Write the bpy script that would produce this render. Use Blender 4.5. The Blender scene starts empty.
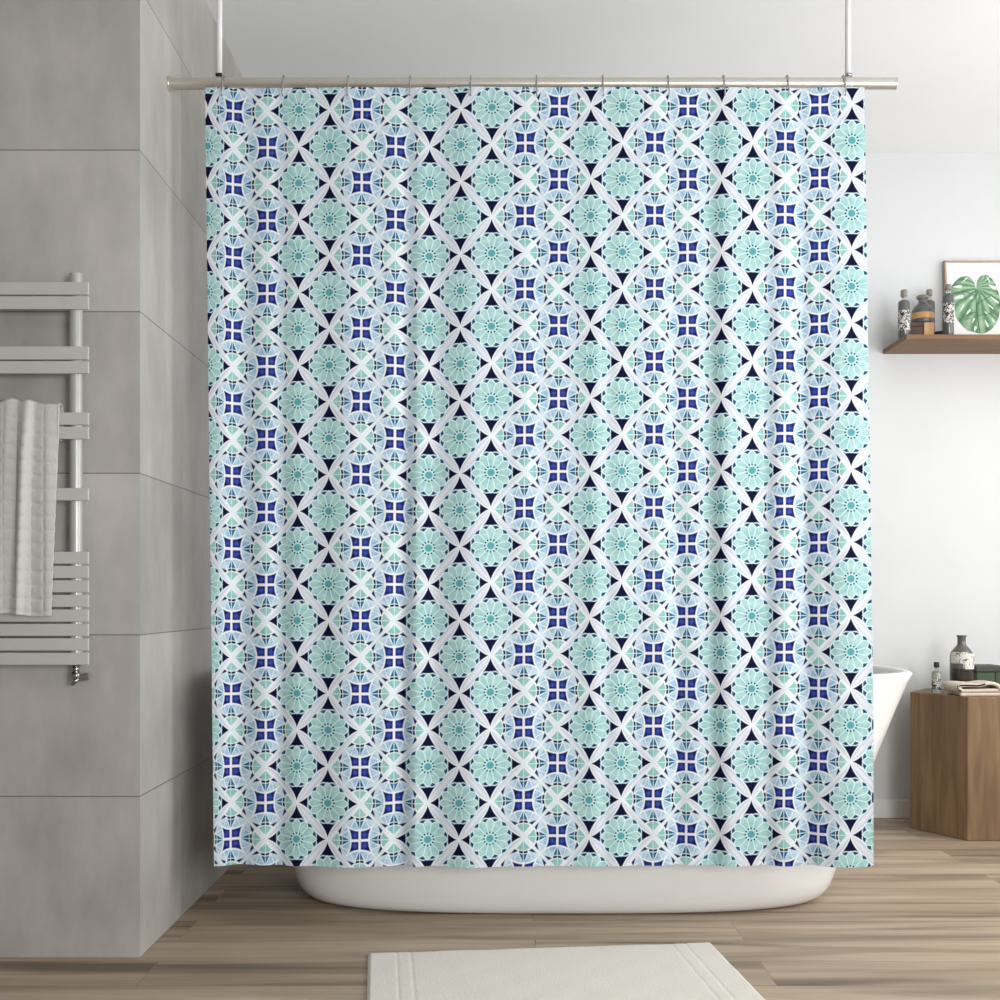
import bpy, bmesh, math, random
from mathutils import Vector, Matrix
random.seed(7)
SC = bpy.context.scene
COL = SC.collection
PI = math.pi
F, CX, HY, CZ = 1150.0, 497.0, 600.0, 0.77       # focal length in px, vanishing point, eye height

def X_(px, Y): return (px - CX) * Y / F
def Z_(py, Y): return CZ - (py - HY) * Y / F
def lin(c):
    c = c / 255.0
    return c / 12.92 if c <= 0.04045 else ((c + 0.055) / 1.055) ** 2.4
def rgb(r, g, b): return (lin(r), lin(g), lin(b), 1.0)

# ------------------------------------------------------------------ materials
def new_mat(name):
    m = bpy.data.materials.new(name); m.use_nodes = True
    nt = m.node_tree
    bs = next(n for n in nt.nodes if n.type == 'BSDF_PRINCIPLED')
    return m, nt, bs

def simple(name, col, rough=0.5, metal=0.0, trans=0.0, noise=0.06, scale=30.0, spec=0.5, bump=0.0, ior=1.45, alpha=1.0):
    m, nt, bs = new_mat(name)
    bs.inputs['Roughness'].default_value = rough
    bs.inputs['Metallic'].default_value = metal
    bs.inputs['Transmission Weight'].default_value = trans
    bs.inputs['IOR'].default_value = ior
    bs.inputs['Specular IOR Level'].default_value = spec
    bs.inputs['Alpha'].default_value = alpha
    tc = nt.nodes.new('ShaderNodeTexCoord')
    nz = nt.nodes.new('ShaderNodeTexNoise'); nz.inputs['Scale'].default_value = scale; nz.inputs['Detail'].default_value = 4
    nt.links.new(tc.outputs['Object'], nz.inputs['Vector'])
    rp = nt.nodes.new('ShaderNodeValToRGB')
    rp.color_ramp.elements[0].position = 0.3; rp.color_ramp.elements[1].position = 0.7
    rp.color_ramp.elements[0].color = tuple(c * (1 - noise) for c in col[:3]) + (1,)
    rp.color_ramp.elements[1].color = tuple(min(1, c * (1 + noise)) for c in col[:3]) + (1,)
    nt.links.new(nz.outputs['Fac'], rp.inputs['Fac']); nt.links.new(rp.outputs['Color'], bs.inputs['Base Color'])
    if bump:
        b = nt.nodes.new('ShaderNodeBump'); b.inputs['Strength'].default_value = bump; b.inputs['Distance'].default_value = 0.002
        nt.links.new(nz.outputs['Fac'], b.inputs['Height']); nt.links.new(b.outputs['Normal'], bs.inputs['Normal'])
    return m

class G:
    """tiny expression builder over Math nodes"""
    nt = None
    def __init__(s, k): s.k = k
    @staticmethod
    def op(name, *a):
        n = G.nt.nodes.new('ShaderNodeMath'); n.operation = name
        for i, v in enumerate(a):
            v = v.k if isinstance(v, G) else v
            if isinstance(v, (int, float)): n.inputs[i].default_value = float(v)
            else: G.nt.links.new(v, n.inputs[i])
        return G(n.outputs[0])
    def __add__(s, o): return G.op('ADD', s, o)
    __radd__ = __add__
    def __sub__(s, o): return G.op('SUBTRACT', s, o)
    def __rsub__(s, o): return G.op('SUBTRACT', o, s)
    def __mul__(s, o): return G.op('MULTIPLY', s, o)
    __rmul__ = __mul__
    def __truediv__(s, o): return G.op('DIVIDE', s, o)
def gabs(a): return G.op('ABSOLUTE', a)
def gmin(a, b): return G.op('MINIMUM', a, b)
def gmax(a, b): return G.op('MAXIMUM', a, b)
def gt(x, a, w):                                   # soft x > a
    d = x - a if not (isinstance(a, (int, float)) and a == 0) else x
    n = G.nt.nodes.new('ShaderNodeMapRange'); n.clamp = True
    n.inputs['From Min'].default_value = -w / 2; n.inputs['From Max'].default_value = w / 2
    n.inputs['To Min'].default_value = 0; n.inputs['To Max'].default_value = 1
    G.nt.links.new(d.k, n.inputs['Value'])
    return G(n.outputs['Result'])
def lt(x, a, w):
    d = x - a
    n = G.nt.nodes.new('ShaderNodeMapRange'); n.clamp = True
    n.inputs['From Min'].default_value = -w / 2; n.inputs['From Max'].default_value = w / 2
    n.inputs['To Min'].default_value = 1; n.inputs['To Max'].default_value = 0
    G.nt.links.new(d.k, n.inputs['Value'])
    return G(n.outputs['Result'])
def near(x, a, hw, w): return lt(gabs(x - a), hw, w)
def mix(a, b, f):
    n = G.nt.nodes.new('ShaderNodeMix'); n.data_type = 'RGBA'; n.clamp_factor = True
    if isinstance(f, G): G.nt.links.new(f.k, n.inputs[0])
    else: n.inputs[0].default_value = f
    for i, v in ((6, a), (7, b)):
        if isinstance(v, tuple): n.inputs[i].default_value = v
        else: G.nt.links.new(v, n.inputs[i])
    return n.outputs[2]

def curtain_material():
    m, nt, bs = new_mat('curtain_print'); G.nt = nt
    uvn = nt.nodes.new('ShaderNodeUVMap'); uvn.uv_map = 'UVMap'
    sp = nt.nodes.new('ShaderNodeSeparateXYZ'); nt.links.new(uvn.outputs['UV'], sp.inputs[0])
    u, v = G(sp.outputs[0]), G(sp.outputs[1])
    W = 0.026
    def noise(scale, detail=2):
        n = nt.nodes.new('ShaderNodeTexNoise'); n.inputs['Scale'].default_value = scale; n.inputs['Detail'].default_value = detail
        nt.links.new(uvn.outputs['UV'], n.inputs['Vector']); return G(n.outputs['Fac'])
    p = (u + v) * 0.5; q = (u - v) * 0.5
    pr = G.op('ROUND', p); qr = G.op('ROUND', q)
    c = pr + qr
    du = gabs(u - c); dv = gabs(v - (pr - qr))
    mm = G.op('MODULO', c - G.op('GREATER_THAN', c, 8.5) + 40.0, 4.0)
    blue = G.op('MULTIPLY', G.op('GREATER_THAN', mm, 0.5), G.op('LESS_THAN', mm, 2.5))
    n1 = noise(5.0)
    n2 = noise(2.2)
    # ---- flower cell
    white = rgb(240, 244, 246)
    aqw = rgb(205, 238, 240)
    navy = rgb(6, 12, 52)
    x = du * 0.87
    r = G.op('SQRT', x * x + dv * dv)
    ang = G.op('ARCTAN2', dv, x)
    aa = G.op('PINGPONG', ang, PI / 12) / (PI / 12)
    rp = 0.556 - 0.115 * aa
    ro = 0.536 + 0.040 * aa
    petal = mix(rgb(152, 200, 200), rgb(190, 220, 216), gt(n1, 0.5, 0.35))
    petal = mix(petal, rgb(132, 192, 194), lt(r, 0.27, 0.2) * 0.5)
    fcol = navy
    # leaves along the lattice
    e = (1.0 - (du + dv)) * 0.655
    t = dv - du
    w = 0.122 * (1.0 - t * t * gabs(t)) + 0.003
    ratio = e / w
    leaf = mix(rgb(230, 230, 236), rgb(190, 204, 228), gt(ratio, 0.45, 0.5))
    leaf = mix(leaf, rgb(214, 219, 222), gt(n2, 0.5, 0.2) * 0.55)
    leaf = mix(leaf, rgb(246, 249, 251), gt(ratio, 0.9, 0.16))
    fcol = mix(fcol, leaf, lt(e, w, W))
    fcol = mix(fcol, rgb(243, 246, 248), near(e, w, 0.016, W))
    fcol = mix(fcol, rgb(30, 74, 108), lt(r, ro, W))
    fcol = mix(fcol, rgb(215, 240, 245), near(r, ro, 0.014, W))
    fcol = mix(fcol, petal, lt(r, rp, W))
    fcol = mix(fcol, rgb(222, 245, 245), near(r, rp, 0.017, W))
    radial = lt((1.0 - aa) * (PI / 12) * r, 0.010, 0.02) * lt(r, rp, W) * gt(r, 0.2, 0.04)
    fcol = mix(fcol, rgb(226, 246, 245), radial)
    fcol = mix(fcol, rgb(195, 230, 226), lt(r, 0.205, 0.03))
    fcol = mix(fcol, rgb(14, 30, 80), near(r, 0.165, 0.026, 0.025) * lt(aa, 0.5, 0.4))
    fcol = mix(fcol, rgb(92, 162, 170), lt(r, 0.10, 0.03))
    # ---- blue mosaic cell
    bx = gmax(du, dv); by = gmin(du, dv)
    ex = 1.0 - bx
    br = G.op('SQRT', ex * ex + by * by)
    dg = (ex - by) * 0.7071                          # distance to the diagonal edge
    pale = mix(rgb(148, 185, 212), rgb(192, 215, 229), gt(n1, 0.5, 0.3))
    pale = mix(pale, rgb(206, 222, 232), lt(dg, 0.17, 0.10))
    bcol = mix(pale, rgb(228, 240, 246), near(by - ex * 0.42, 0.0, 0.014, W) * gt(br, 0.44, 0.04))
    # triangle on the axis
    tri = gt(br, 0.475, W) * lt(by, (0.715 - br) * 0.50, W)
    bcol = mix(bcol, rgb(224, 242, 246), gt(br, 0.44, W) * lt(by, (0.745 - br) * 0.62, W))
    bcol = mix(bcol, rgb(40, 98, 140), tri)
    # inner petals
    inner = lt(br, 0.46, W)
    bcol = mix(bcol, rgb(236, 243, 245), inner)
    aq = mix(rgb(132, 188, 184), rgb(166, 206, 200), gt(n1, 0.5, 0.4))
    bcol = mix(bcol, aq, lt(br, 0.365, W) * gt(dg, 0.078, W) * gt(br, 0.09, W))
    bcol = mix(bcol, rgb(8, 12, 44), near(br, 0.422, 0.031, W) * lt(by, 0.125, 0.03))
    # dark slivers beside the diagonals
    sl = gt(br, 0.41, W) * lt(br, 0.60, W) * gt(dg, 0.048, 0.03) * lt(dg, 0.048 + (0.60 - br) * 0.60, W) 
    bcol = mix(bcol, rgb(20, 32, 84), sl)
    bcol = mix(bcol, rgb(206, 238, 243), lt(by, 0.012, 0.02) * lt(br, 0.72, W))
    # navy squares in the middle
    sq = mix(rgb(14, 18, 88), rgb(74, 96, 190), lt(G.op('SQRT', (bx - 0.15) * (bx - 0.15) + (by - 0.14) * (by - 0.14)), 0.05, 0.10) * 0.9)
    sq = mix(sq, rgb(30, 60, 150), gt(n2, 0.5, 0.2) * 0.4)
    outer = gt(br, 0.735, W)
    sq = mix(sq, rgb(240, 238, 246), lt(by, 0.036, W))
    bcol = mix(bcol, sq, outer)
    bcol = mix(bcol, rgb(238, 244, 248), near(br, 0.725, 0.022, W))
    bcol = mix(bcol, rgb(230, 235, 239), lt(dg, 0.028, W))
    # ---- combine
    col = mix(fcol, bcol, blue)
    sc_ = nt.nodes.new('ShaderNodeVectorMath'); sc_.operation = 'MULTIPLY'; nt.links.new(col, sc_.inputs[0]); sc_.inputs[1].default_value = (0.85, 0.855, 0.865); col = sc_.outputs[0]
    G.nt.links.new(col, bs.inputs['Base Color'])
    bs.inputs['Roughness'].default_value = 0.75
    bs.inputs['Specular IOR Level'].default_value = 0.1
    return m

def tile_material(name, base, dark):
    m, nt, bs = new_mat(name); G.nt = nt
    g = nt.nodes.new('ShaderNodeNewGeometry')
    sp = nt.nodes.new('ShaderNodeSeparateXYZ'); nt.links.new(g.outputs['Position'], sp.inputs[0])
    sn = nt.nodes.new('ShaderNodeSeparateXYZ'); nt.links.new(g.outputs['True Normal'], sn.inputs[0])
    y, z = G(sp.outputs[1]), G(sp.outputs[2])
    fz = gabs(G.op('FRACT', z / 0.3475 + 0.5) - 0.5) * 0.3475
    fy = gabs(G.op('FRACT', (y - 2.473) / 0.325 + 0.5) - 0.5) * 0.325
    side = gt(gabs(G(sn.outputs[0])), 0.5, 0.1)
    joint = gmax(lt(fz, 0.0013, 0.0012), lt(fy, 0.0012, 0.0012) * side * 0.55)
    def noise(scale, detail, sx, sy, sz):
        mp = nt.nodes.new('ShaderNodeMapping'); mp.inputs['Scale'].default_value = (sx, sy, sz)
        nt.links.new(g.outputs['Position'], mp.inputs['Vector'])
        n = nt.nodes.new('ShaderNodeTexNoise'); n.inputs['Scale'].default_value = scale; n.inputs['Detail'].default_value = detail
        n.inputs['Roughness'].default_value = 0.6
        nt.links.new(mp.outputs[0], n.inputs['Vector']); return G(n.outputs['Fac'])
    a = noise(3.5, 6, 1, 1, 0.8); b = noise(9, 8, 1.8, 1.8, 0.6)
    # every tile keeps its own tone
    wn = nt.nodes.new('ShaderNodeTexWhiteNoise'); wn.noise_dimensions = '2D'
    cb = nt.nodes.new('ShaderNodeCombineXYZ')
    nt.links.new(G.op('FLOOR', z / 0.3475).k, cb.inputs[0]); nt.links.new(G.op('FLOOR', (y - 2.474) / 0.325).k, cb.inputs[1])
    nt.links.new(cb.outputs[0], wn.inputs['Vector'])
    f = (a - 0.5) * 1.3 + (b - 0.5) * 0.7 + (G(wn.outputs['Value']) - 0.5) * 0.35
    col = mix(dark, base, gt(f, 0.0, 0.75))
    col = mix(col, tuple(c * 0.42 for c in dark[:3]) + (1,), joint * 0.8)
    nt.links.new(col, bs.inputs['Base Color'])
    bs.inputs['Roughness'].default_value = 0.42
    bs.inputs['Specular IOR Level'].default_value = 0.35
    bp = nt.nodes.new('ShaderNodeBump'); bp.inputs['Strength'].default_value = 0.25; bp.inputs['Distance'].default_value = 0.002
    nt.links.new((b * 0.2 - joint).k, bp.inputs['Height']); nt.links.new(bp.outputs[0], bs.inputs['Normal'])
    return m

def floor_material():
    m, nt, bs = new_mat('oak_planks'); G.nt = nt
    g = nt.nodes.new('ShaderNodeNewGeometry')
    br = nt.nodes.new('ShaderNodeTexBrick'); br.offset = 0.37; br.offset_frequency = 2
    br.inputs['Scale'].default_value = 1.0; br.inputs['Brick Width'].default_value = 1.28; br.inputs['Row Height'].default_value = 0.155
    br.inputs['Mortar Size'].default_value = 0.0012; br.inputs['Mortar Smooth'].default_value = 0.2
    br.inputs['Color1'].default_value = (0, 0, 0, 1); br.inputs['Color2'].default_value = (1, 1, 1, 1); br.inputs['Mortar'].default_value = (0.5, 0.5, 0.5, 1)
    mp0 = nt.nodes.new('ShaderNodeMapping'); mp0.inputs['Location'].default_value = (0.72, 0.03, 0)
    nt.links.new(g.outputs['Position'], mp0.inputs[0]); nt.links.new(mp0.outputs[0], br.inputs['Vector'])
    tone = G(br.outputs['Color']); mort = G(br.outputs['Fac'])
    def noise(scale, detail, sx, sy, dist=0.0):
        mp = nt.nodes.new('ShaderNodeMapping'); mp.inputs['Scale'].default_value = (sx, sy, 1)
        cb = nt.nodes.new('ShaderNodeCombineXYZ'); nt.links.new((tone * 7.0).k, cb.inputs[2])
        ad = nt.nodes.new('ShaderNodeVectorMath'); nt.links.new(g.outputs['Position'], ad.inputs[0]); nt.links.new(cb.outputs[0], ad.inputs[1])
        nt.links.new(ad.outputs[0], mp.inputs['Vector'])
        n = nt.nodes.new('ShaderNodeTexNoise'); n.inputs['Scale'].default_value = scale; n.inputs['Detail'].default_value = detail
        n.inputs['Distortion'].default_value = dist
        nt.links.new(mp.outputs[0], n.inputs['Vector']); return G(n.outputs['Fac'])
    big = noise(1.0, 3, 1.1, 11.0, 0.6)
    fine = noise(1.0, 6, 4.0, 70.0, 0.3)
    streak = noise(1.0, 3, 0.9, 13.0, 0.8)
    f = (big - 0.5) * 1.0 + (fine - 0.5) * 0.32 + (tone - 0.5) * 0.22
    col = mix(rgb(140, 121, 103), rgb(206, 186, 162), gt(f, 0.0, 0.75))
    col = mix(col, rgb(90, 74, 62), gt(streak, 0.58, 0.22) * 0.8)
    col = mix(col, rgb(70, 58, 48), mort * 0.3)
    nt.links.new(col, bs.inputs['Base Color'])
    bs.inputs['Roughness'].default_value = 0.5
    bs.inputs['Specular IOR Level'].default_value = 0.3
    bp = nt.nodes.new('ShaderNodeBump'); bp.inputs['Strength'].default_value = 0.2; bp.inputs['Distance'].default_value = 0.001
    nt.links.new((fine - mort).k, bp.inputs['Height']); nt.links.new(bp.outputs[0], bs.inputs['Normal'])
    return m

def wood_material(name, c0, c1, c2, axis='Z', rings=1.0):
    m, nt, bs = new_mat(name); G.nt = nt
    tc = nt.nodes.new('ShaderNodeTexCoord')
    def noise(scale, detail, sc, dist=0.0):
        mp = nt.nodes.new('ShaderNodeMapping'); mp.inputs['Scale'].default_value = sc
        nt.links.new(tc.outputs['Object'], mp.inputs['Vector'])
        n = nt.nodes.new('ShaderNodeTexNoise'); n.inputs['Scale'].default_value = scale; n.inputs['Detail'].default_value = detail
        n.inputs['Distortion'].default_value = dist
        nt.links.new(mp.outputs[0], n.inputs['Vector']); return G(n.outputs['Fac'])
    if axis == 'Z': s1, s2 = (22, 22, 2.2), (90, 90, 5)
    else: s1, s2 = (2.2, 22, 22), (5, 90, 90)
    a = noise(rings, 4, s1, 1.0); b = noise(1.0, 5, s2)
    f = (a - 0.5) * 1.2 + (b - 0.5) * 0.6
    col = mix(c0, c1, gt(f, 0.0, 0.7)); col = mix(col, c2, gt(b, 0.6, 0.2) * 0.5)
    nt.links.new(col, bs.inputs['Base Color'])
    bs.inputs['Roughness'].default_value = 0.55; bs.inputs['Specular IOR Level'].default_value = 0.3
    return m

def blotch_material(name, light, dark, scale=90.0, pos=0.5):
    m, nt, bs = new_mat(name); G.nt = nt
    tc = nt.nodes.new('ShaderNodeTexCoord')
    n = nt.nodes.new('ShaderNodeTexNoise'); n.inputs['Scale'].default_value = scale; n.inputs['Detail'].default_value = 1; n.inputs['Distortion'].default_value = 1.5
    nt.links.new(tc.outputs['Object'], n.inputs['Vector'])
    nt.links.new(mix(light, dark, gt(G(n.outputs['Fac']), pos, 0.06)), bs.inputs['Base Color'])
    bs.inputs['Roughness'].default_value = 0.6
    return m

def leaf_material():
    m, nt, bs = new_mat('printed_leaf_green'); G.nt = nt
    tc = nt.nodes.new('ShaderNodeTexCoord')
    sp = nt.nodes.new('ShaderNodeSeparateXYZ'); nt.links.new(tc.outputs['Object'], sp.inputs[0])
    x, z = G(sp.outputs[0]), G(sp.outputs[2])
    n = nt.nodes.new('ShaderNodeTexNoise'); n.inputs['Scale'].default_value = 18; n.inputs['Detail'].default_value = 3
    nt.links.new(tc.outputs['Object'], n.inputs['Vector'])
    w = G.op('SINE', G.op('ARCTAN2', z - 0.215, gabs(x - 0.0) + 0.006) * 17.0 + G(n.outputs['Fac']) * 6.0)
    col = mix(rgb(84, 128, 94), rgb(160, 190, 158), gt(w, 0.1, 2.2))
    col = mix(col, rgb(42, 88, 62), gt(G(n.outputs['Fac']), 0.6, 0.15) * 0.6)
    nt.links.new(col, bs.inputs['Base Color']); bs.inputs['Roughness'].default_value = 0.7
    return m

M = dict(
    curtain=curtain_material(),
    tile=tile_material('grey_concrete_tile', rgb(188, 185, 180), rgb(150, 147, 142)),
    floor=floor_material(),
    paint=simple('white_wall_paint', rgb(214, 216, 217), 0.8, noise=0.02, scale=4, spec=0.2),
    ceil=simple('ceiling_paint', rgb(238, 239, 239), 0.85, noise=0.015, scale=3, spec=0.2),
    trim=simple('white_trim_paint', rgb(228, 228, 226), 0.5, noise=0.02, scale=6),
    tub=simple('white_acrylic', rgb(226, 226, 224), 0.22, noise=0.01, scale=4, spec=0.5),
    steel=simple('brushed_nickel', rgb(205, 200, 192), 0.32, metal=0.85, noise=0.03, scale=60),
    hook=simple('hook_steel', rgb(168, 166, 164), 0.3, metal=0.8, noise=0.03, scale=60),
    pole=simple('support_pole_white', rgb(226, 226, 226), 0.35, noise=0.02, scale=40),
    black=simple('black_rubber', rgb(24, 24, 24), 0.6, noise=0.1),
    rad=simple('radiator_enamel', rgb(188, 187, 182), 0.4, noise=0.015, scale=20),
    post=simple('radiator_post_satin', rgb(176, 176, 173), 0.28, metal=0.15, noise=0.02, scale=20),
    chrome=simple('chrome', rgb(165, 165, 163), 0.15, metal=1.0, noise=0.02),
    towel=simple('towel_cotton', rgb(192, 191, 187), 0.95, noise=0.05, scale=220, spec=0.1, bump=0.4),
    mat=simple('bath_mat_cotton', rgb(226, 221, 212), 0.95, noise=0.05, scale=260, spec=0.1, bump=0.5),
    stitch=simple('bath_mat_stitching', rgb(190, 186, 178), 0.95, noise=0.05, scale=200, spec=0.1),
    stool=wood_material('brown_oak_block', rgb(106, 83, 60), rgb(154, 125, 94), rgb(84, 64, 45), 'Z'),
    shelf=wood_material('shelf_walnut', rgb(112, 84, 58), rgb(140, 110, 80), rgb(92, 68, 46), 'X'),
    lightwood=wood_material('pale_wood', rgb(190, 150, 104), rgb(216, 178, 132), rgb(170, 130, 88), 'Z'),
    darkbox=simple('dark_brown_box', rgb(84, 66, 56), 0.7, noise=0.25, scale=70),
    smoke=simple('smoky_grey_glass', rgb(92, 94, 94), 0.12, noise=0.08, scale=20, spec=0.6),
    clear=simple('clear_glass', rgb(214, 217, 214), 0.06, trans=0.8, noise=0.01),
    amber=simple('amber_band', rgb(196, 150, 100), 0.3, noise=0.15, scale=60),
    brownglass=simple('dark_bottle_glass', rgb(58, 53, 49), 0.12, noise=0.15, scale=20, spec=0.6),
    greyglass=simple('grey_bottle_glass', rgb(96, 92, 87), 0.12, noise=0.1, scale=20, spec=0.6),
    label=blotch_material('printed_bottle_label', rgb(214, 211, 204), rgb(44, 42, 40), 110),
    label2=blotch_material('printed_white_label', rgb(216, 214, 206), rgb(96, 92, 88), 70, 0.58),
    cap=simple('grey_taupe_cap', rgb(140, 132, 122), 0.4, noise=0.15, scale=80),
    dark=simple('dark_charcoal', rgb(40, 34, 30), 0.5, noise=0.2),
    frame=simple('rose_wood_frame', rgb(178, 150, 134), 0.5, noise=0.08, scale=50),
    paper=simple('white_print_paper', rgb(238, 236, 236), 0.8, noise=0.01),
    leaf=leaf_material(),
    leafgap=simple('pale_leaf_gap', rgb(222, 234, 220), 0.8, noise=0.03),
    leafvein=simple('light_leaf_vein', rgb(56, 110, 72), 0.8, noise=0.05),
    green=simple('olive_green_canvas', rgb(74, 92, 70), 0.8, noise=0.15, scale=90),
    greenlid=simple('dark_green_grey_lid', rgb(66, 68, 62), 0.6, noise=0.12, scale=60),
    cloth=simple('beige_linen', rgb(216, 203, 188), 0.95, noise=0.07, scale=120, spec=0.1, bump=0.4),
    clothdark=simple('dark_cloth_stripe', rgb(52, 47, 44), 0.95, noise=0.15, scale=80, spec=0.1),
)

# ------------------------------------------------------------------ mesh helpers
def obj(name, bm, mat, parent=None, smooth=False, bevel=0.0, segs=2):
    me = bpy.data.meshes.new(name)
    bmesh.ops.recalc_face_normals(bm, faces=bm.faces)
    bm.to_mesh(me); bm.free()
    o = bpy.data.objects.new(name, me); COL.objects.link(o)
    if mat is not None: me.materials.append(mat)
    if smooth:
        for p in me.polygons: p.use_smooth = True
    if parent is not None: o.parent = parent
    if bevel:
        b = o.modifiers.new('bevel', 'BEVEL'); b.width = bevel; b.segments = segs; b.limit_method = 'ANGLE'
    return o
def tag(o, label, cat, group=None):
    o['label'] = label; o['category'] = cat
    if group: o['group'] = group
    return o
def thing(name, label, cat, loc=(0, 0, 0), group=None):
    o = bpy.data.objects.new(name, None); COL.objects.link(o); o.location = loc
    o.empty_display_size = 0.05
    return tag(o, label, cat, group)
def struct(name, bm, mat, parent=None, **k):
    o = obj(name, bm, mat, parent, **k); o['kind'] = 'structure'; return o
def box(bm, x0, x1, y0, y1, z0, z1):
    vs = [bm.verts.new(p) for p in ((x0, y0, z0), (x1, y0, z0), (x1, y1, z0), (x0, y1, z0), (x0, y0, z1), (x1, y0, z1), (x1, y1, z1), (x0, y1, z1))]
    for f in ((3, 2, 1, 0), (4, 5, 6, 7), (0, 1, 5, 4), (1, 2, 6, 5), (2, 3, 7, 6), (3, 0, 4, 7)):
        bm.faces.new([vs[i] for i in f])
    return bm
def B(*a): return box(bmesh.new(), *a)
def lathe(prof, n=28, cap0=True, cap1=True, c=(0, 0)):
    bm = bmesh.new(); rings = []
    for r, z in prof:
        rings.append([bm.verts.new((c[0] + r * math.cos(2 * PI * i / n), c[1] + r * math.sin(2 * PI * i / n), z)) for i in range(n)])
    for a, b in zip(rings, rings[1:]):
        for i in range(n): bm.faces.new((a[i], a[(i + 1) % n], b[(i + 1) % n], b[i]))
    if cap0: bm.faces.new(rings[0][::-1])
    if cap1: bm.faces.new(rings[-1])
    return bm
def tube(bm, pts, r, n=12, closed=False, caps=True):
    pts = [Vector(p) for p in pts]; rings = []; N = len(pts)
    prev = None
    for i, p in enumerate(pts):
        if closed: d = pts[(i + 1) % N] - pts[i - 1]
        else: d = pts[min(i + 1, N - 1)] - pts[max(i - 1, 0)]
        d.normalize()
        if prev is None:
            a = d.orthogonal().normalized()
        else:
            a = (prev - d * prev.dot(d)).normalized()
        prev = a; b = d.cross(a)
        rr = r[i] if isinstance(r, (list, tuple)) else r
        rings.append([bm.verts.new(p + a * rr * math.cos(2 * PI * k / n) + b * rr * math.sin(2 * PI * k / n)) for k in range(n)])
    prs = list(zip(rings, rings[1:])) + ([(rings[-1], rings[0])] if closed else [])
    for a, b in prs:
        for k in range(n): bm.faces.new((a[k], a[(k + 1) % n], b[(k + 1) % n], b[k]))
    if caps and not closed:
        bm.faces.new(rings[0][::-1]); bm.faces.new(rings[-1])
    return bm
def T(pts, r, **k): return tube(bmesh.new(), pts, r, **k)
def prism(bm, poly, z0, z1):
    a = [bm.verts.new((x, y, z0)) for x, y in poly]; b = [bm.verts.new((x, y, z1)) for x, y in poly]
    n = len(poly)
    for i in range(n): bm.faces.new((a[i], a[(i + 1) % n], b[(i + 1) % n], b[i]))
    bm.faces.new(a[::-1]); bm.faces.new(b)
    return bm
def interp(x, tab):
    if x <= tab[0][0]: a, b = tab[0], tab[1]
    elif x >= tab[-1][0]: a, b = tab[-2], tab[-1]
    else:
        for a, b in zip(tab, tab[1:]):
            if a[0] <= x <= b[0]: break
    return a[1] + (b[1] - a[1]) * (x - a[0]) / (b[0] - a[0])
def sheet(name, fn, nu, nv, mat, parent=None, thick=0.0, uvfn=None):
    bm = bmesh.new()
    g = [[bm.verts.new(fn(i / nu, j / nv)) for i in range(nu + 1)] for j in range(nv + 1)]
    uvl = bm.loops.layers.uv.new('UVMap') if uvfn else None
    for j in range(nv):
        for i in range(nu):
            f = bm.faces.new((g[j][i], g[j][i + 1], g[j + 1][i + 1], g[j + 1][i]))
            if uvfn:
                for l, (a, b) in zip(f.loops, ((i, j), (i + 1, j), (i + 1, j + 1), (i, j + 1))):
                    l[uvl].uv = uvfn(a / nu, b / nv)
    me = bpy.data.meshes.new(name); bm.to_mesh(me); bm.free()
    for p in me.polygons: p.use_smooth = True
    me.materials.append(mat)
    o = bpy.data.objects.new(name, me); COL.objects.link(o)
    if parent is not None: o.parent = parent
    if thick:
        s = o.modifiers.new('thickness', 'SOLIDIFY'); s.thickness = thick; s.offset = 0
    return o

# ------------------------------------------------------------------ room shell
WX, PY, BY, CEIL, RX = -0.768, 2.473, 4.064, 2.35, 2.75
FY = -1.6
struct('floor', B(-2.2, RX, FY, BY, -0.08, 0.0), M['floor'])
struct('ceiling', B(-2.2, RX + 0.1, FY, BY + 0.1, CEIL, CEIL + 0.08), M['ceil'])
struct('wall_back', B(WX, RX + 0.1, BY, BY + 0.1, 0.0, CEIL), M['paint'])
struct('wall_left', B(-2.2, WX, PY, BY + 0.1, 0.0, CEIL), M['tile'])
struct('wall_far_left', B(-2.3, -2.2, FY, PY, 0.0, CEIL), M['tile'])
# right wall with a window opening that lights the room
WY0, WY1, WZ0, WZ1 = 0.9, 3.7, 0.5, 2.1
bm = bmesh.new()
box(bm, RX, RX + 0.1, FY, WY0, 0, CEIL); box(bm, RX, RX + 0.1, WY1, BY, 0, CEIL)
box(bm, RX, RX + 0.1, WY0, WY1, 0, WZ0); box(bm, RX, RX + 0.1, WY0, WY1, WZ1, CEIL)
struct('wall_right', bm, M['paint'])
bm = bmesh.new()
box(bm, RX + 0.02, RX + 0.08, WY0, WY0 + 0.05, WZ0, WZ1); box(bm, RX + 0.02, RX + 0.08, WY1 - 0.05, WY1, WZ0, WZ1)
box(bm, RX + 0.02, RX + 0.08, WY0, WY1, WZ0, WZ0 + 0.05); box(bm, RX + 0.02, RX + 0.08, WY0, WY1, WZ1 - 0.05, WZ1)
box(bm, RX + 0.02, RX + 0.08, (WY0 + WY1) / 2 - 0.03, (WY0 + WY1) / 2 + 0.03, WZ0, WZ1)
struct('window_1', bm, M['trim'])
struct('baseboard_back', B(WX, RX, BY - 0.014, BY, 0.0, 0.066), M['trim'], bevel=0.004)

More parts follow.
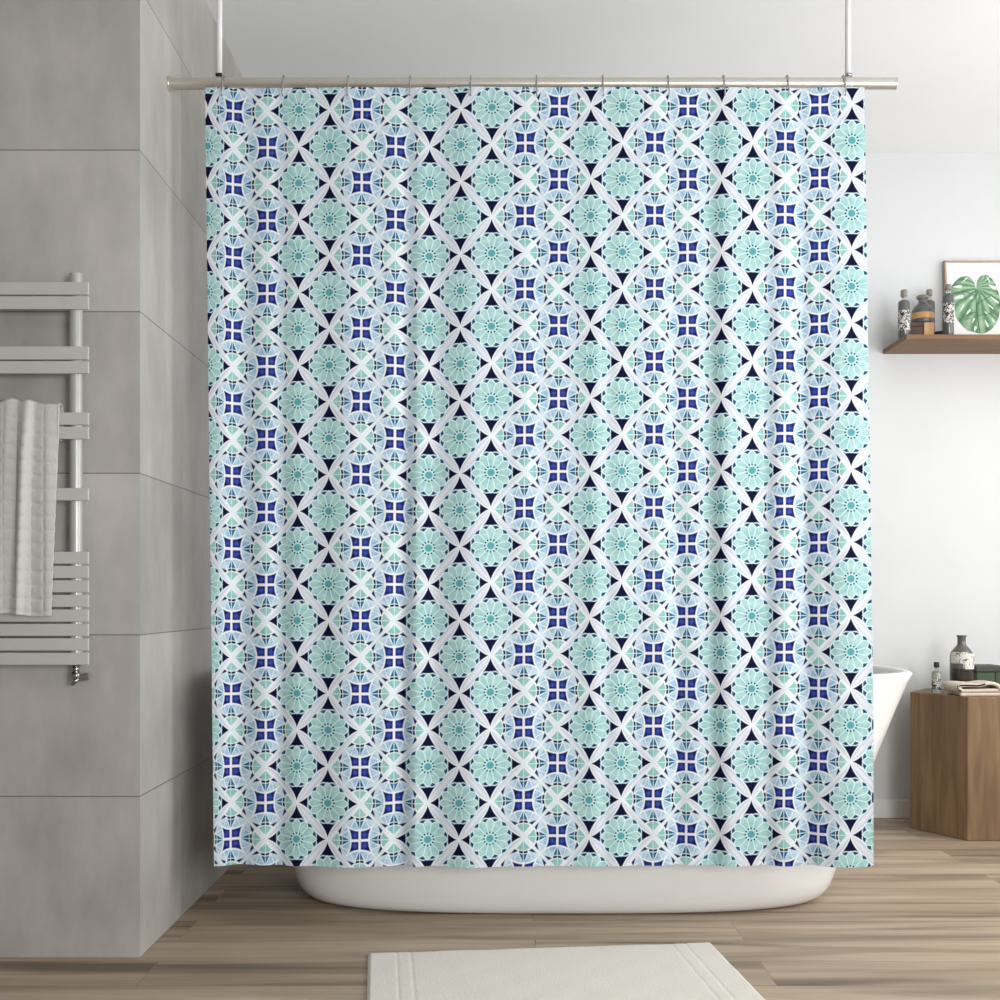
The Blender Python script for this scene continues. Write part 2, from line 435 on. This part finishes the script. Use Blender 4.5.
# ------------------------------------------------------------------ bathtub
TX, TY, TZ = 0.174, 3.080, 0.588
def ring(a, b, z, n=96, e=3.1):
    out = []
    for i in range(n):
        t = 2 * PI * i / n; c, s = math.cos(t), math.sin(t)
        out.append((a * math.copysign(abs(c) ** (2 / e), c), b * math.copysign(abs(s) ** (2 / e), s), z))
    return out
def outer_ab(z):
    k = z / TZ
    return 0.698 + 0.206 * k ** 1.25, 0.292 + 0.070 * k
prof = [(0.60, 0.225, 0.0), (0.640, 0.262, 0.001), (0.668, 0.275, 0.007), (0.683, 0.283, 0.018), (0.697, 0.291, 0.036), (0.706, 0.297, 0.06)]
for z in (0.10, 0.2, 0.3, 0.4, 0.5, 0.562): prof.append(outer_ab(z) + (z,))
a, b = outer_ab(TZ)
prof += [(a, b, TZ - 0.006), (a - 0.006, b - 0.006, TZ), (a - 0.022, b - 0.022, TZ), (a - 0.028, b - 0.028, TZ - 0.006)]
for z in (0.5, 0.4, 0.3, 0.2, 0.15):
    a, b = outer_ab(z); prof.append((a - 0.035, b - 0.035, z))
prof += [(0.68, 0.25, 0.115), (0.60, 0.2, 0.1)]
bm = bmesh.new(); rings = [[bm.verts.new(p) for p in ring(*q)] for q in prof]
for r0, r1 in zip(rings, rings[1:]):
    for i in range(96): bm.faces.new((r0[i], r0[(i + 1) % 96], r1[(i + 1) % 96], r1[i]))
bm.faces.new(rings[0][::-1]); bm.faces.new(rings[-1])
tub = thing('bathtub', 'white freestanding bathtub with sloping ends behind the patterned curtain', 'bathtub', (TX, TY, 0))
obj('tub_shell', bm, M['tub'], tub, smooth=True)
obj('drain', lathe([(0.028, 0.1005), (0.028, 0.104), (0.02, 0.1055)], 24), M['chrome'], tub, smooth=True)

# ------------------------------------------------------------------ curtain rod, hooks, curtain
CY = 2.69                                            # hanging plane of the curtain
RODZ, RODR = Z_(83.7, CY), 0.0135
rod = thing('curtain_rod', 'brushed metal curtain rod hung from the ceiling by two slim poles', 'curtain rod', (0, CY, RODZ))
x0, x1 = WX, X_(895, CY)
obj('rod_tube', T([(x0 + 0.004, 0, 0), (x1, 0, 0)], RODR, n=24), M['steel'], rod, smooth=True).modifiers.new('es', 'EDGE_SPLIT')
obj('wall_flange', T([(x0, 0, 0), (x0 + 0.004, 0, 0)], RODR + 0.004, n=24), M['steel'], rod, bevel=0.001)
obj('end_cap', T([(x1, 0, 0), (x1 + 0.003, 0, 0)], RODR + 0.0006, n=24), M['steel'], rod, bevel=0.001)
for px in (219.5, 848.0):
    xx = X_(px, CY)
    po = obj('support_pole', T([(xx, 0, RODR), (xx, 0, CEIL - RODZ)], 0.0065, n=16), M['pole'], rod, smooth=True)
    cl = bmesh.new(); tube(cl, [(xx - 0.009, 0, 0), (xx + 0.009, 0, 0)], RODR + 0.0022, n=24)
    obj('clamp', cl, M['steel'], po, bevel=0.001)
    bb = bmesh.new(); tube(bb, [(xx - 0.007, -0.006, RODR + 0.005), (xx + 0.007, -0.006, RODR + 0.005)], 0.004, n=12)
    obj('clamp_screw', bb, M['black'] if px < 500 else M['hook'], po, smooth=True)
    obj('ceiling_flange', T([(xx, 0, CEIL - RODZ - 0.006), (xx, 0, CEIL - RODZ)], 0.024, n=24), M['pole'], po, bevel=0.001)

UT = [(197, -0.4), (208, 0), (233, 1), (268, 2), (299, 3), (330, 4), (362, 5), (396, 6), (430, 7), (461, 8), (492, 9), (525.5, 10), (559.5, 11),
      (591, 12), (623, 13), (655, 14), (688, 15), (722, 16), (753, 17), (785.5, 18), (820, 19), (852, 20), (885, 21)]
VT = [(205, 107.9), (233, 109.3), (268, 109.0), (299, 108.2), (430, 108.8), (461, 107.6), (491, 106.6), (527, 105.5), (560, 105.0), (591, 105.2), (722, 104.0), (852, 103.0), (875, 102.8)]
HK = [224, 284, 348.6, 410.5, 471, 536.5, 602.5, 667.6, 723, 786.5, 842.6]
HT = [(190, -0.6)] + [(h, i) for i, h in enumerate(HK)] + [(885, 10.7)]
VAL = [(241, 16, 0.026), (277, 11, 0.020), (404, 9, 0.024), (436, 12, 0.008), (540, 12, 0.010), (604, 9, 0.010), (672, 10, 0.017), (714, 10, 0.019), (770, 9, 0.012), (803, 9, 0.018)]
CYF = CY - RODR - 0.004
TOPY, BOTY = 86.0, 867.2
def fold(px, s):
    ph = interp(px, HT) * 2 * PI
    k = 0.25 + 0.75 * min(1, s * 1.6)
    d = 0.005 * math.cos(ph) + 0.004 * math.sin(ph * 0.5 + 0.7 + 0.8 * s)
    for c, w, a in VAL:
        c2 = c + 4 * math.sin(s * 2.2 + c)
        d -= a * 0.95 * math.exp(-((px - c2) / w) ** 2)
    d += 0.006 * math.sin(px * 0.013 + 1.2 + s)
    return d * k
def cpx(a, s):
    l = 205 + 9 * s; r = 864.5 + 9 * min(1, s * 1.25)
    return l + (r - l) * a
def cpos(a, s):
    px = cpx(a, s); d = fold(px, s) - 0.006
    Y = CYF - d if s < 2 else CYF
    ynom = TOPY + (BOTY - TOPY) * s
    return (X_(px, Y), Y, Z_(ynom, CYF))
def cuv(a, s):
    px = cpx(a, s); y = TOPY + (BOTY - TOPY) * s
    return (interp(px + (2.7 - 1.0 * (px - 205) / 660) * s, UT), 1 + (y - interp(px, VT)) / 36.59)
cur = sheet('shower_curtain', cpos, 300, 44, M['curtain'], uvfn=cuv)
tag(cur, 'shower curtain printed with aqua flower and navy mosaic tile pattern', 'shower curtain')
# steel hooks: a wire loop over the rod down to the curtain's top edge
ORD = ['first', 'second', 'third', 'fourth', 'fifth', 'sixth', 'seventh', 'eighth', 'ninth', 'tenth', 'eleventh']
def hook_bm():
    pts = []
    R = RODR + 0.003
    for k in range(0, 13):
        t = -0.15 * PI + k / 12 * 1.15 * PI            # arc over the top of the rod, back to front
        pts.append((0, R * math.cos(t), R * math.sin(t) + 0.0015))
    pts += [(0, -R - 0.002, -0.012), (0, -R - 0.006, -0.022), (0, -R - 0.009, -0.029), (0, -R - 0.008, -0.034), (0, -R - 0.002, -0.036)]
    return T(pts, 0.0016, n=8)
hk0 = obj('curtain_hook', hook_bm(), M['hook'], smooth=True)
for i, px in enumerate(HK):
    o = hk0 if i == 0 else hk0.copy()
    if i: COL.objects.link(o)
    o.location = (X_(px, CY), CY, RODZ)
    where = 'leftmost' if i == 0 else ('rightmost' if i == len(HK) - 1 else ORD[i])
    tag(o, ('%s metal curtain hook on the rod, beside the %s pole' % (where, 'left' if i == 0 else 'right')) if where.endswith('most')
        else '%s metal curtain hook from the left end of the rod' % where, 'curtain hook', 'curtain hooks along the rod')

# ------------------------------------------------------------------ towel radiator
RY = 2.421
rad = thing('heated_towel_rail', 'light grey ladder heated towel rail on the concrete tiled wall', 'towel rail', (0, 0, 0))
SR = X_(88.3, RY); SL = SR - 0.5
SLATS = [(281.8, 294.6), (296.1, 309), (346.3, 359.5), (361, 373.4), (412.3, 424.8), (426.6, 438.9), (488, 500.4), (551.7, 563.8), (565.8, 578.2),
         (580.2, 592.4), (594.8, 607), (609.4, 621.8), (623.8, 636), (638.3, 650.6), (652.8, 664.9)]
for ya, yb in SLATS:
    obj('slat', B(SL, SR, RY, RY + 0.007, Z_(yb, RY), Z_(ya, RY)), M['rad'], rad, bevel=0.0012)
PYc = RY + 0.007 + 0.0136
for px in (X_(76, PYc), SL + 0.03):
    p = obj('post', T([(px, PYc, Z_(663, RY)), (px, PYc, Z_(274, PYc))], 0.0135, n=28), M['post'], rad, smooth=True)
    p.modifiers.new('es', 'EDGE_SPLIT')
    for zz in (Z_(320, RY), Z_(530, RY)):
        obj('wall_bracket', T([(px - 0.004, PYc + 0.008, zz), (px - 0.012, PY, zz)], 0.005, n=16), M['post'], p, smooth=True)
vx, vy, vz = X_(76, PYc), PYc, Z_(664, PYc)
vb = bmesh.new()
tube(vb, [(vx, vy, vz + 0.006), (vx, vy, vz - 0.004)], 0.011, n=20)
tube(vb, [(vx, vy, vz - 0.004), (vx, vy, vz - 0.018)], 0.007, n=20)
tube(vb, [(vx, vy, vz - 0.018), (vx, vy, vz - 0.025), (vx + 0.004, vy, vz - 0.032)], [0.009, 0.010, 0.008], n=20)
tube(vb, [(vx + 0.006, vy, vz - 0.028), (vx - 0.008, vy - 0.004, vz - 0.045)], [0.007, 0.003], n=16)
vv = obj('valve', vb, M['chrome'], rad, smooth=True)
obj('valve_knob', T([(vx + 0.004, vy, vz - 0.032), (vx + 0.012, vy, vz - 0.029), (vx + 0.028, vy, vz - 0.026)], [0.005, 0.0075, 0.008], n=20), M['hook'], vv, smooth=True).modifiers.new('es', 'EDGE_SPLIT')

# towel draped over the third pair of slats
def towel_x(a, y):
    r = 60.5 - 7.5 * max(0, min(1, (y - 410) / 205))
    l = -62 - 3 * math.sin(y * 0.01)
    return l + (r - l) * a
TSEG = [(-0.16, None)]
def towel_pos(a, s):
    # s: 0 = bottom of the back layer, 0.2 = crest, 1 = bottom front
    if s < 0.18:
        k = s / 0.18; y = 440 - (440 - 407) * k; side = 1.0; fr = 0
    elif s < 0.24:
        k = (s - 0.18) / 0.06; y = 407 - 3.0 * math.sin(k * PI); side = math.cos(k * PI); fr = 0
    else:
        k = (s - 0.24) / 0.76; y = 407 + (616 - 407) * k; side = -1.0; fr = k
    px = towel_x(a, y)
    sl = 10 * fr                                   # folds drift left on the way down
    q = px + sl
    d = 0.016 * (math.exp(-((q - 31) / 7) ** 2) if q < 31 else math.exp(-((q - 31) / 3.2) ** 2)) + 0.009 * math.exp(-((q - 12) / 9) ** 2) + 0.010 * math.exp(-((q + 14) / 9) ** 2) + 0.009 * math.exp(-((q + 42) / 10) ** 2)
    d += 0.002 * math.sin(px * 0.3)
    waf = 0.0045 * abs(math.sin(px * PI / 13.0 + 1.55)) ** 0.45 * abs(math.sin(y * PI / 13.6)) ** 0.5
    ridge = 1 if side < 0 else 0.25
    top_lift = 0.006 * math.exp(-((q - 30) / 7) ** 2) + 0.010 * math.exp(-((q - 12) / 9) ** 2) + 0.01 * math.exp(-((q + 14) / 9) ** 2) + 0.009 * math.exp(-((q + 42) / 10) ** 2)
    Yc, hw = RY + 0.0055, 0.0115
    Y = Yc + side * hw - (d + waf) * ridge * (0.5 + 0.5 * min(1, fr * 4) if fr else (0.5 if side < 0 else 0))
    z = Z_(y + (a - 0.9) * 6 * fr, RY)
    if s >= 0.12 and fr < 0.5: z += top_lift * (1 - fr * 2)
    z += 0.002 * math.sin(px * 0.13) * fr
    return (X_(px, RY), Y, z)
tw = sheet('towel', towel_pos, 130, 190, M['towel'], thick=0.004)
tag(tw, 'pale grey waffle cotton towel folded over the radiator slats', 'towel')

# ------------------------------------------------------------------ bath mat
TLc = Vector((-0.2797, 2.493)); TRc = Vector((0.478, 2.571))
ux = (TRc - TLc); W_ = ux.length; ux.normalize(); uy = Vector((ux.y, -ux.x))
L_ = 0.52
mat = thing('bath_mat', 'off-white cotton bath mat lying askew on the wooden floor', 'bath mat', (0, 0, 0))
def mpos(a, b):
    p = TLc + ux * (a * W_) + uy * (b * L_)
    e = min(a, 1 - a, ) * W_; e2 = min(b, 1 - b) * L_
    h = 0.007 * min(1, e / 0.008 + 0.25) * min(1, e2 / 0.008 + 0.25)
    h += 0.0006 * math.sin(a * 31 + b * 7) * math.sin(b * 23 + a * 5)
    for g in (0.062, 0.092):
        for q in (a * W_, W_ - a * W_):
            h -= 0.0012 * math.exp(-((q - g) / 0.0022) ** 2)
    return (p.x + 0.0003 * math.sin(b * 40), p.y, h)
sheet('mat_pile', mpos, 260, 60, M['mat'], mat)
bm = bmesh.new()
corner = [TLc, TRc, TRc + uy * L_, TLc + uy * L_]
prism(bm, [(c.x, c.y) for c in corner], 0.0, 0.002)
obj('mat_backing', bm, M['stitch'], mat)

# ------------------------------------------------------------------ wall shelf and what stands on it
SX0, SY0, SZ0, SZ1 = 1.364, 3.833, 1.639, 1.6555
tag(obj('wall_shelf', B(SX0, 2.15, SY0, BY, SZ0, SZ1), M['shelf'], bevel=0.0012), 'brown wooden shelf fixed to the white back wall', 'shelf')

def label_arc(r, z0, z1, a0, a1, n=16):
    bm = bmesh.new(); lo, hi = [], []
    for i in range(n + 1):
        t = a0 + (a1 - a0) * i / n
        lo.append(bm.verts.new((r * math.cos(t), r * math.sin(t), z0))); hi.append(bm.verts.new((r * math.cos(t), r * math.sin(t), z1)))
    for i in range(n): bm.faces.new((lo[i], lo[i + 1], hi[i + 1], hi[i]))
    return bm
def cap_bottle(name, label, px, hw, Y, base, ycap0, ycap1, ybody, ylab0, ylab1, bodymat, group=None, capmat='cap'):
    X = X_(px, Y); r = hw * Y / F; zb = base
    t = thing(name, label, 'bottle', (X, Y, base), group)
    z = lambda py: Z_(py, Y) - base
    H = z(ybody)
    rn = r * 0.42
    obj('bottle_body', lathe([(r * 0.9, 0), (r, 0.003), (r, H - r * 0.5), (r * 0.93, H - r * 0.22), (r * 0.7, H - r * 0.04), (rn, H)], 32), M[bodymat], t, smooth=True)
    obj('neck', lathe([(rn, H - 0.001), (rn, z(ycap1) + 0.001)], 20), M['clear'], t, smooth=True)
    zc0, zc1 = z(ycap1), z(ycap0)
    obj('cap', lathe([(r * 0.5, zc0), (r * 0.58, zc0 + 0.002), (r * 0.58, zc1 - 0.003), (r * 0.45, zc1)], 20), M[capmat], t, smooth=True)
    if ylab0 is not None:
        obj('bottle_label', label_arc(r + 0.0006, z(ylab1), z(ylab0), PI * 1.02, PI * 1.95), M['label'], t, smooth=True)
    return t
cap_bottle('toiletry_bottle', 'grey capped bottle with printed label at the left end of the shelf', 904, 5.7, 3.90, SZ1, 290.0, 296.5, 300.5, 311, 331, 'smoke', 'grey capped bottles on the shelf')
cap_bottle('toiletry_bottle', 'grey capped bottle standing behind the round glass flask on the shelf', 929.3, 5.3, 4.03, SZ1, 289.5, 296.0, 300.8, None, None, 'smoke', 'grey capped bottles on the shelf')
cap_bottle('toiletry_bottle', 'grey capped bottle with printed label in front of the framed leaf print', 948.2, 5.4, 3.895, SZ1, 284.5, 290, 294, 304, 324, 'smoke', 'grey capped bottles on the shelf')
# two little blocks and the flask they carry
FYc = 3.962
bx0, bx1, bx2, bx3 = X_(906.5, 3.93), X_(923.3, 3.93), X_(924, 3.93), X_(934.5, 3.93)
ZB = Z_(322.3, 3.93)
bt = thing('keepsake_box', 'small dark brown box under the glass flask on the shelf', 'box', ((bx0 + bx1) / 2, FYc, SZ1))
hw_ = (bx1 - bx0) / 2
obj('box_body', B(-hw_, hw_, -0.033, 0.033, 0, (ZB - SZ1) * 0.78), M['darkbox'], bt, bevel=0.0015)
obj('box_lid', B(-hw_, hw_, -0.033, 0.033, (ZB - SZ1) * 0.80, ZB - SZ1), M['darkbox'], bt, bevel=0.0015)
tag(obj('wood_block', B(bx2, bx3, FYc - 0.033, FYc + 0.033, SZ1, ZB), M['lightwood'], bevel=0.002), 'small pale wooden block under the flask, beside the dark box', 'wooden block')
fx = X_(922.7, FYc)
fl = thing('glass_flask', 'squat round glass flask with an amber band on top of the two blocks', 'flask', (fx, FYc, ZB))
fz = lambda py: Z_(py, FYc) - ZB
fr_ = 10.8 * FYc / F
obj('flask_body', lathe([(fr_ * 0.86, 0), (fr_ * 0.97, 0.004), (fr_, 0.012), (fr_ * 0.98, fz(312)), (fr_ * 0.86, fz(308)), (fr_ * 0.5, fz(304.5)), (fr_ * 0.36, fz(302)), (fr_ * 0.36, fz(298.5)), (fr_ * 0.55, fz(296.5)), (fr_ * 0.52, fz(296))], 36), M['smoke'], fl, smooth=True)
obj('amber_band', lathe([(fr_ + 0.0008, fz(320)), (fr_ + 0.0012, fz(319)), (fr_ + 0.001, fz(314.5)), (fr_ + 0.0005, fz(314))], 36, False, False), M['amber'], fl, smooth=True)
obj('flask_lip', lathe([(fr_ * 0.52, fz(299)), (fr_ * 0.58, fz(297.5)), (fr_ * 0.5, fz(295.8))], 24), M['cap'], fl, smooth=True)
obj('flask_neck', lathe([(fr_ * 0.39, fz(304)), (fr_ * 0.37, fz(299))], 24, False, False), M['clear'], fl, smooth=True)
tag(obj('trinket_dish', lathe([(0.010, SZ1), (0.013, SZ1 + 0.004), (0.0165, SZ1 + 0.02), (0.017, SZ1 + 0.036), (0.015, SZ1 + 0.036), (0.012, SZ1 + 0.012)], 24, c=(X_(939.3, 3.955), 3.955)), M['dark'], smooth=True),
    'tiny dark dish on the shelf between the wooden block and the picture frame', 'dish')

# framed leaf print leaning on the wall
PH, PW = 0.311, 0.238
pic = thing('framed_print', 'framed print of a green split leaf leaning on the wall shelf', 'picture', (X_(945.5, 4.035) + PW / 2, 4.006, SZ1 + 0.0005))
pic.rotation_euler = (-math.atan2(0.040, PH), 0, 0)
fb = bmesh.new(); t_ = 0.0065
box(fb, -PW / 2, -PW / 2 + t_, 0, 0.014, 0, PH); box(fb, PW / 2 - t_, PW / 2, 0, 0.014, 0, PH)
box(fb, -PW / 2, PW / 2, 0, 0.014, 0, t_); box(fb, -PW / 2, PW / 2, 0, 0.014, PH - t_, PH)
obj('frame_border', fb, M['frame'], pic, bevel=0.001)
obj('print_sheet', B(-PW / 2 + t_ / 2, PW / 2 - t_ / 2, 0.004, 0.012, t_ / 2, PH - t_ / 2), M['paper'], pic)
def pp(zx, zy):                                     # crop pixel (10x) -> print plane
    px, py = 935 + zx / 10.0, 250 + zy / 10.0
    k = 4.0 / F
    return ((px - 945.5) * k - PW / 2, (334.2 - py) * k + 0.0400)
LEAF = [(415, 365), (402, 300), (365, 240), (300, 222), (235, 255), (190, 300), (165, 345), (158, 415), (182, 455), (190, 560), (195, 650), (240, 725), (300, 790), (370, 810), (430, 828),
        (485, 820), (560, 770), (615, 690), (640, 600), (652, 500), (645, 420), (625, 350), (590, 262), (520, 208), (455, 235), (425, 290)]
bm = bmesh.new()
def smooth_poly(P, n=4):
    out = []; N = len(P)
    for i in range(N):
        p0, p1, p2, p3 = (Vector(P[(i + k) % N]) for k in (-1, 0, 1, 2))
        for k in range(n):
            t = k / n
            out.append(0.5 * ((2 * p1) + (p2 - p0) * t + (2 * p0 - 5 * p1 + 4 * p2 - p3) * t * t + (3 * p1 - p0 - 3 * p2 + p3) * t ** 3))
    return out
poly = [pp(*p) for p in smooth_poly(LEAF)]
ctr = bm.verts.new((pp(412, 520)[0], 0.0034, pp(412, 520)[1]))
vs = [bm.verts.new((x, 0.0034, z)) for x, z in poly]
for i in range(len(vs)): bm.faces.new((ctr, vs[i], vs[(i + 1) % len(vs)]))
GAPS = [(226, 336, 100, 26, 4), (232, 448, 110, 34, 14), (360, 455, 42, 22, 25), (580, 338, 96, 34, -28), (588, 470, 125, 20, -42), (318, 610, 95, 20, 52), (545, 540, 95, 14, -45),
        (500, 720, 90, 20, -66), (382, 780, 62, 26, 72), (370, 690, 60, 14, 62), (565, 690, 60, 14, -58), (262, 560, 90, 16, 58), (500, 610, 60, 12, -50), (300, 270, 90, 10, 40), (540, 255, 80, 10, -62)]
for cx, cy, ln, wd, an in GAPS:
    an = math.radians(an); c = math.cos(an); s = math.sin(an); ring_ = []
    for k in range(16):
        t = 2 * PI * k / 16; ex, ey = ln / 2 * math.cos(t), wd * 0.8 * math.sin(t) * (0.6 + 0.4 * math.cos(t))
        x, z = pp(cx + ex * c + ey * s, cy - ex * s + ey * c); ring_.append(bm.verts.new((x, 0.0028, z)))
    bm.faces.new(ring_).material_index = 1
for P in ([(412, 360), (408, 500), (412, 650), (428, 820)], [(408, 430), (300, 385), (165, 412)], [(412, 520), (560, 430), (640, 480)], [(410, 600), (280, 640), (230, 700)], [(414, 640), (540, 620), (610, 690)]):
    pts = [pp(*p) for p in P]
    for (xa, za), (xb, zb) in zip(pts, pts[1:]):
        d = Vector((xb - xa, zb - za)); n = Vector((-d.y, d.x)).normalized() * 0.0013
        bm.faces.new([bm.verts.new(q) for q in ((xa + n.x, 0.0026, za + n.y), (xb + n.x, 0.0026, zb + n.y), (xb - n.x, 0.0026, zb - n.y), (xa - n.x, 0.0026, za - n.y))]).material_index = 2
lf = obj('leaf_print', bm, M['leaf'], pic); lf.data.materials.append(M['leafgap']); lf.data.materials.append(M['leafvein'])

# ------------------------------------------------------------------ wooden block table and what stands on it
ST = 0.460
hexa = [(1.395, 3.885), (1.503, 3.674), (1.739, 3.674), (1.850, 3.885), (1.742, 4.035), (1.503, 4.035)]
cxh, cyh = 1.62, 3.86
side = thing('side_table', 'faceted brown oak block side table by the back wall', 'side table', (cxh, cyh, 0))
bm = bmesh.new(); prism(bm, [(x - cxh, y - cyh) for x, y in hexa], 0.0, ST)
obj('table_block', bm, M['stool'], side, bevel=0.003)
cap_bottle('glass_vial', 'small clear bottle with a dark cap at the left edge of the block table', 936.5, 4.6, 3.85, ST, 662.0, 667.2, 671.0, 678, 690, 'clear', capmat='dark')
gx, gy = X_(961.6, 3.85), 3.85
bt = thing('apothecary_bottle', 'large dark glass bottle with white labels on the block table', 'bottle', (gx, gy, ST))
bz = lambda py: Z_(py, gy) - ST
R_ = 11.2 * gy / F
obj('bottle_body', lathe([(R_ * 0.94, 0), (R_, 0.004), (R_, bz(668))], 40, True, False), M['brownglass'], bt, smooth=True)
obj('bottle_shoulder', lathe([(R_, bz(668)), (R_, bz(656)), (R_ * 0.93, bz(652.5)), (R_ * 0.68, bz(648.5)), (R_ * 0.42, bz(645.5)), (R_ * 0.36, bz(643)), (R_ * 0.36, bz(637.5)), (R_ * 0.44, bz(636.3)), (R_ * 0.44, bz(635.2)), (R_ * 0.3, bz(635))], 40, False, True), M['greyglass'], bt, smooth=True)
obj('front_label', label_arc(R_ + 0.0007, bz(663), bz(651.5), PI * 1.03, PI * 1.55), M['label2'], bt, smooth=True)
obj('tilted_label', label_arc(R_ + 0.0012, bz(668.5), bz(653), PI * 1.47, PI * 1.88), M['label2'], bt, smooth=True)
# folded cloth
ckx0 = X_(949.5, 3.755)
cl = thing('folded_cloth', 'beige folded linen cloth lying on the front of the block table', 'cloth', (ckx0, 3.752, ST))
PATH = [(0.012, 0.006), (0.06, 0.005), (0.12, 0.006), (0.158, 0.007), (0.165, 0.012), (0.158, 0.018), (0.12, 0.019), (0.05, 0.018), (0.014, 0.018), (0.005, 0.023), (0.002, 0.030), (0.012, 0.035), (0.04, 0.036), (0.075, 0.035), (0.10, 0.040), (0.125, 0.042), (0.148, 0.036), (0.160, 0.026), (0.168, 0.012)]
def cat(P, t):
    N = len(P) - 1; f = min(t * N, N - 1e-6); i = int(f); k = f - i
    g = lambda j: Vector(P[max(0, min(N, j))])
    p0, p1, p2, p3 = g(i - 1), g(i), g(i + 1), g(i + 2)
    return 0.5 * ((2 * p1) + (p2 - p0) * k + (2 * p0 - 5 * p1 + 4 * p2 - p3) * k * k + (3 * p1 - p0 - 3 * p2 + p3) * k ** 3)
def clothpos(a, b):
    p = cat(PATH, a); y = -0.05 + 0.1 * b
    lift = 0.004 * math.sin(a * 9 + b * 3) * b
    return (p.x * 0.9 + 0.006 * math.sin(b * 3 + a * 4) + 0.004, y + 0.004 * math.sin(a * 7), max(0.006, p.y + lift * (0.3 if p.y < 0.01 else 1)))
sheet('cloth_fold', clothpos, 90, 20, M['cloth'], cl, thick=0.0105)
def stripe(z0, off):
    def f(a, b):
        p = cat(PATH, 0.44 + 0.34 * a) if off else cat(PATH, 0.62 + 0.36 * a)
        return (p.x * 0.9 + 0.002, -0.0535 + 0.002 * math.sin(a * 6), p.y - 0.003 + 0.005 * b)
    return f
sheet('dark_stripe', stripe(0, 1), 30, 2, M['clothdark'], cl, thick=0.001)
# green box behind
gbx0, gbx1 = X_(976, 3.87), X_(1006, 3.87)
gb = thing('storage_box', 'dark green box with a grey lid behind the folded cloth', 'box', ((gbx0 + gbx1) / 2, 3.925, ST))
h2 = (gbx1 - gbx0) / 2; gh = Z_(666, 3.87) - ST; gl = Z_(672.3, 3.87) - ST
bm = bmesh.new(); box(bm, -h2 + 0.003, h2 - 0.003, -0.052, 0.06, 0, gl)
obj('box_body', bm, M['green'], gb, bevel=0.004)
obj('box_lid', B(-h2, h2, -0.055, 0.063, gl, gh), M['greenlid'], gb, bevel=0.004)
sb = bmesh.new(); box(sb, h2 * 0.32, h2 * 0.52, -0.0545, -0.052, 0.0, gl)
obj('strap', sb, M['greenlid'], gb, bevel=0.0008)

# ------------------------------------------------------------------ light
def area(name, loc, target, sx, sy, power, col):
    L = bpy.data.lights.new(name, 'AREA'); L.shape = 'RECTANGLE'; L.size = sx; L.size_y = sy; L.energy = power; L.color = col
    o = bpy.data.objects.new(name, L); COL.objects.link(o); o.location = loc
    o.rotation_euler = (Vector(target) - Vector(loc)).to_track_quat('-Z', 'Y').to_euler()
    return o
area('window_light', (RX - 0.01, (WY0 + WY1) / 2, (WZ0 + WZ1) / 2), (0, (WY0 + WY1) / 2, (WZ0 + WZ1) / 2), WY1 - WY0, WZ1 - WZ0, 56, (1.0, 0.995, 0.985))
rl = area('front_fill', (1.45, -0.8, 0.98), (-0.1, 2.7, 1.00), 1.2, 1.2, 20, (1.0, 1.0, 1.0)); rl.data.spread = math.radians(80)  # added fill lamp, out of view, brightens the curtain front
area('ceiling_fill', (1.9, 1.6, 1.1), (1.5, 2.4, 2.35), 0.8, 0.8, 13, (1.0, 1.0, 1.0))  # added unseen uplight to brighten the ceiling in place of bounced window light
w = bpy.data.worlds.new('World'); SC.world = w; w.use_nodes = True
bg = w.node_tree.nodes.get('Background') or w.node_tree.nodes.new('ShaderNodeBackground')
bg.inputs['Color'].default_value = (0.97, 0.985, 1.0, 1); bg.inputs['Strength'].default_value = 0.34

SC.view_settings.view_transform = 'Standard'
SC.view_settings.look = 'None'
SC.view_settings.exposure = 0.0
SC.cycles.max_bounces = 8

# ------------------------------------------------------------------ camera
cd = bpy.data.cameras.new('camera'); cam = bpy.data.objects.new('camera', cd); COL.objects.link(cam)
cam.location = (0, 0, CZ); cam.rotation_euler = (PI / 2, 0, 0)
cd.sensor_width = 36.0; cd.lens = F / 1000 * 36.0; cd.shift_x = (500 - CX) / 1000; cd.shift_y = (HY - 500) / 1000
cd.clip_start = 0.02
SC.camera = cam
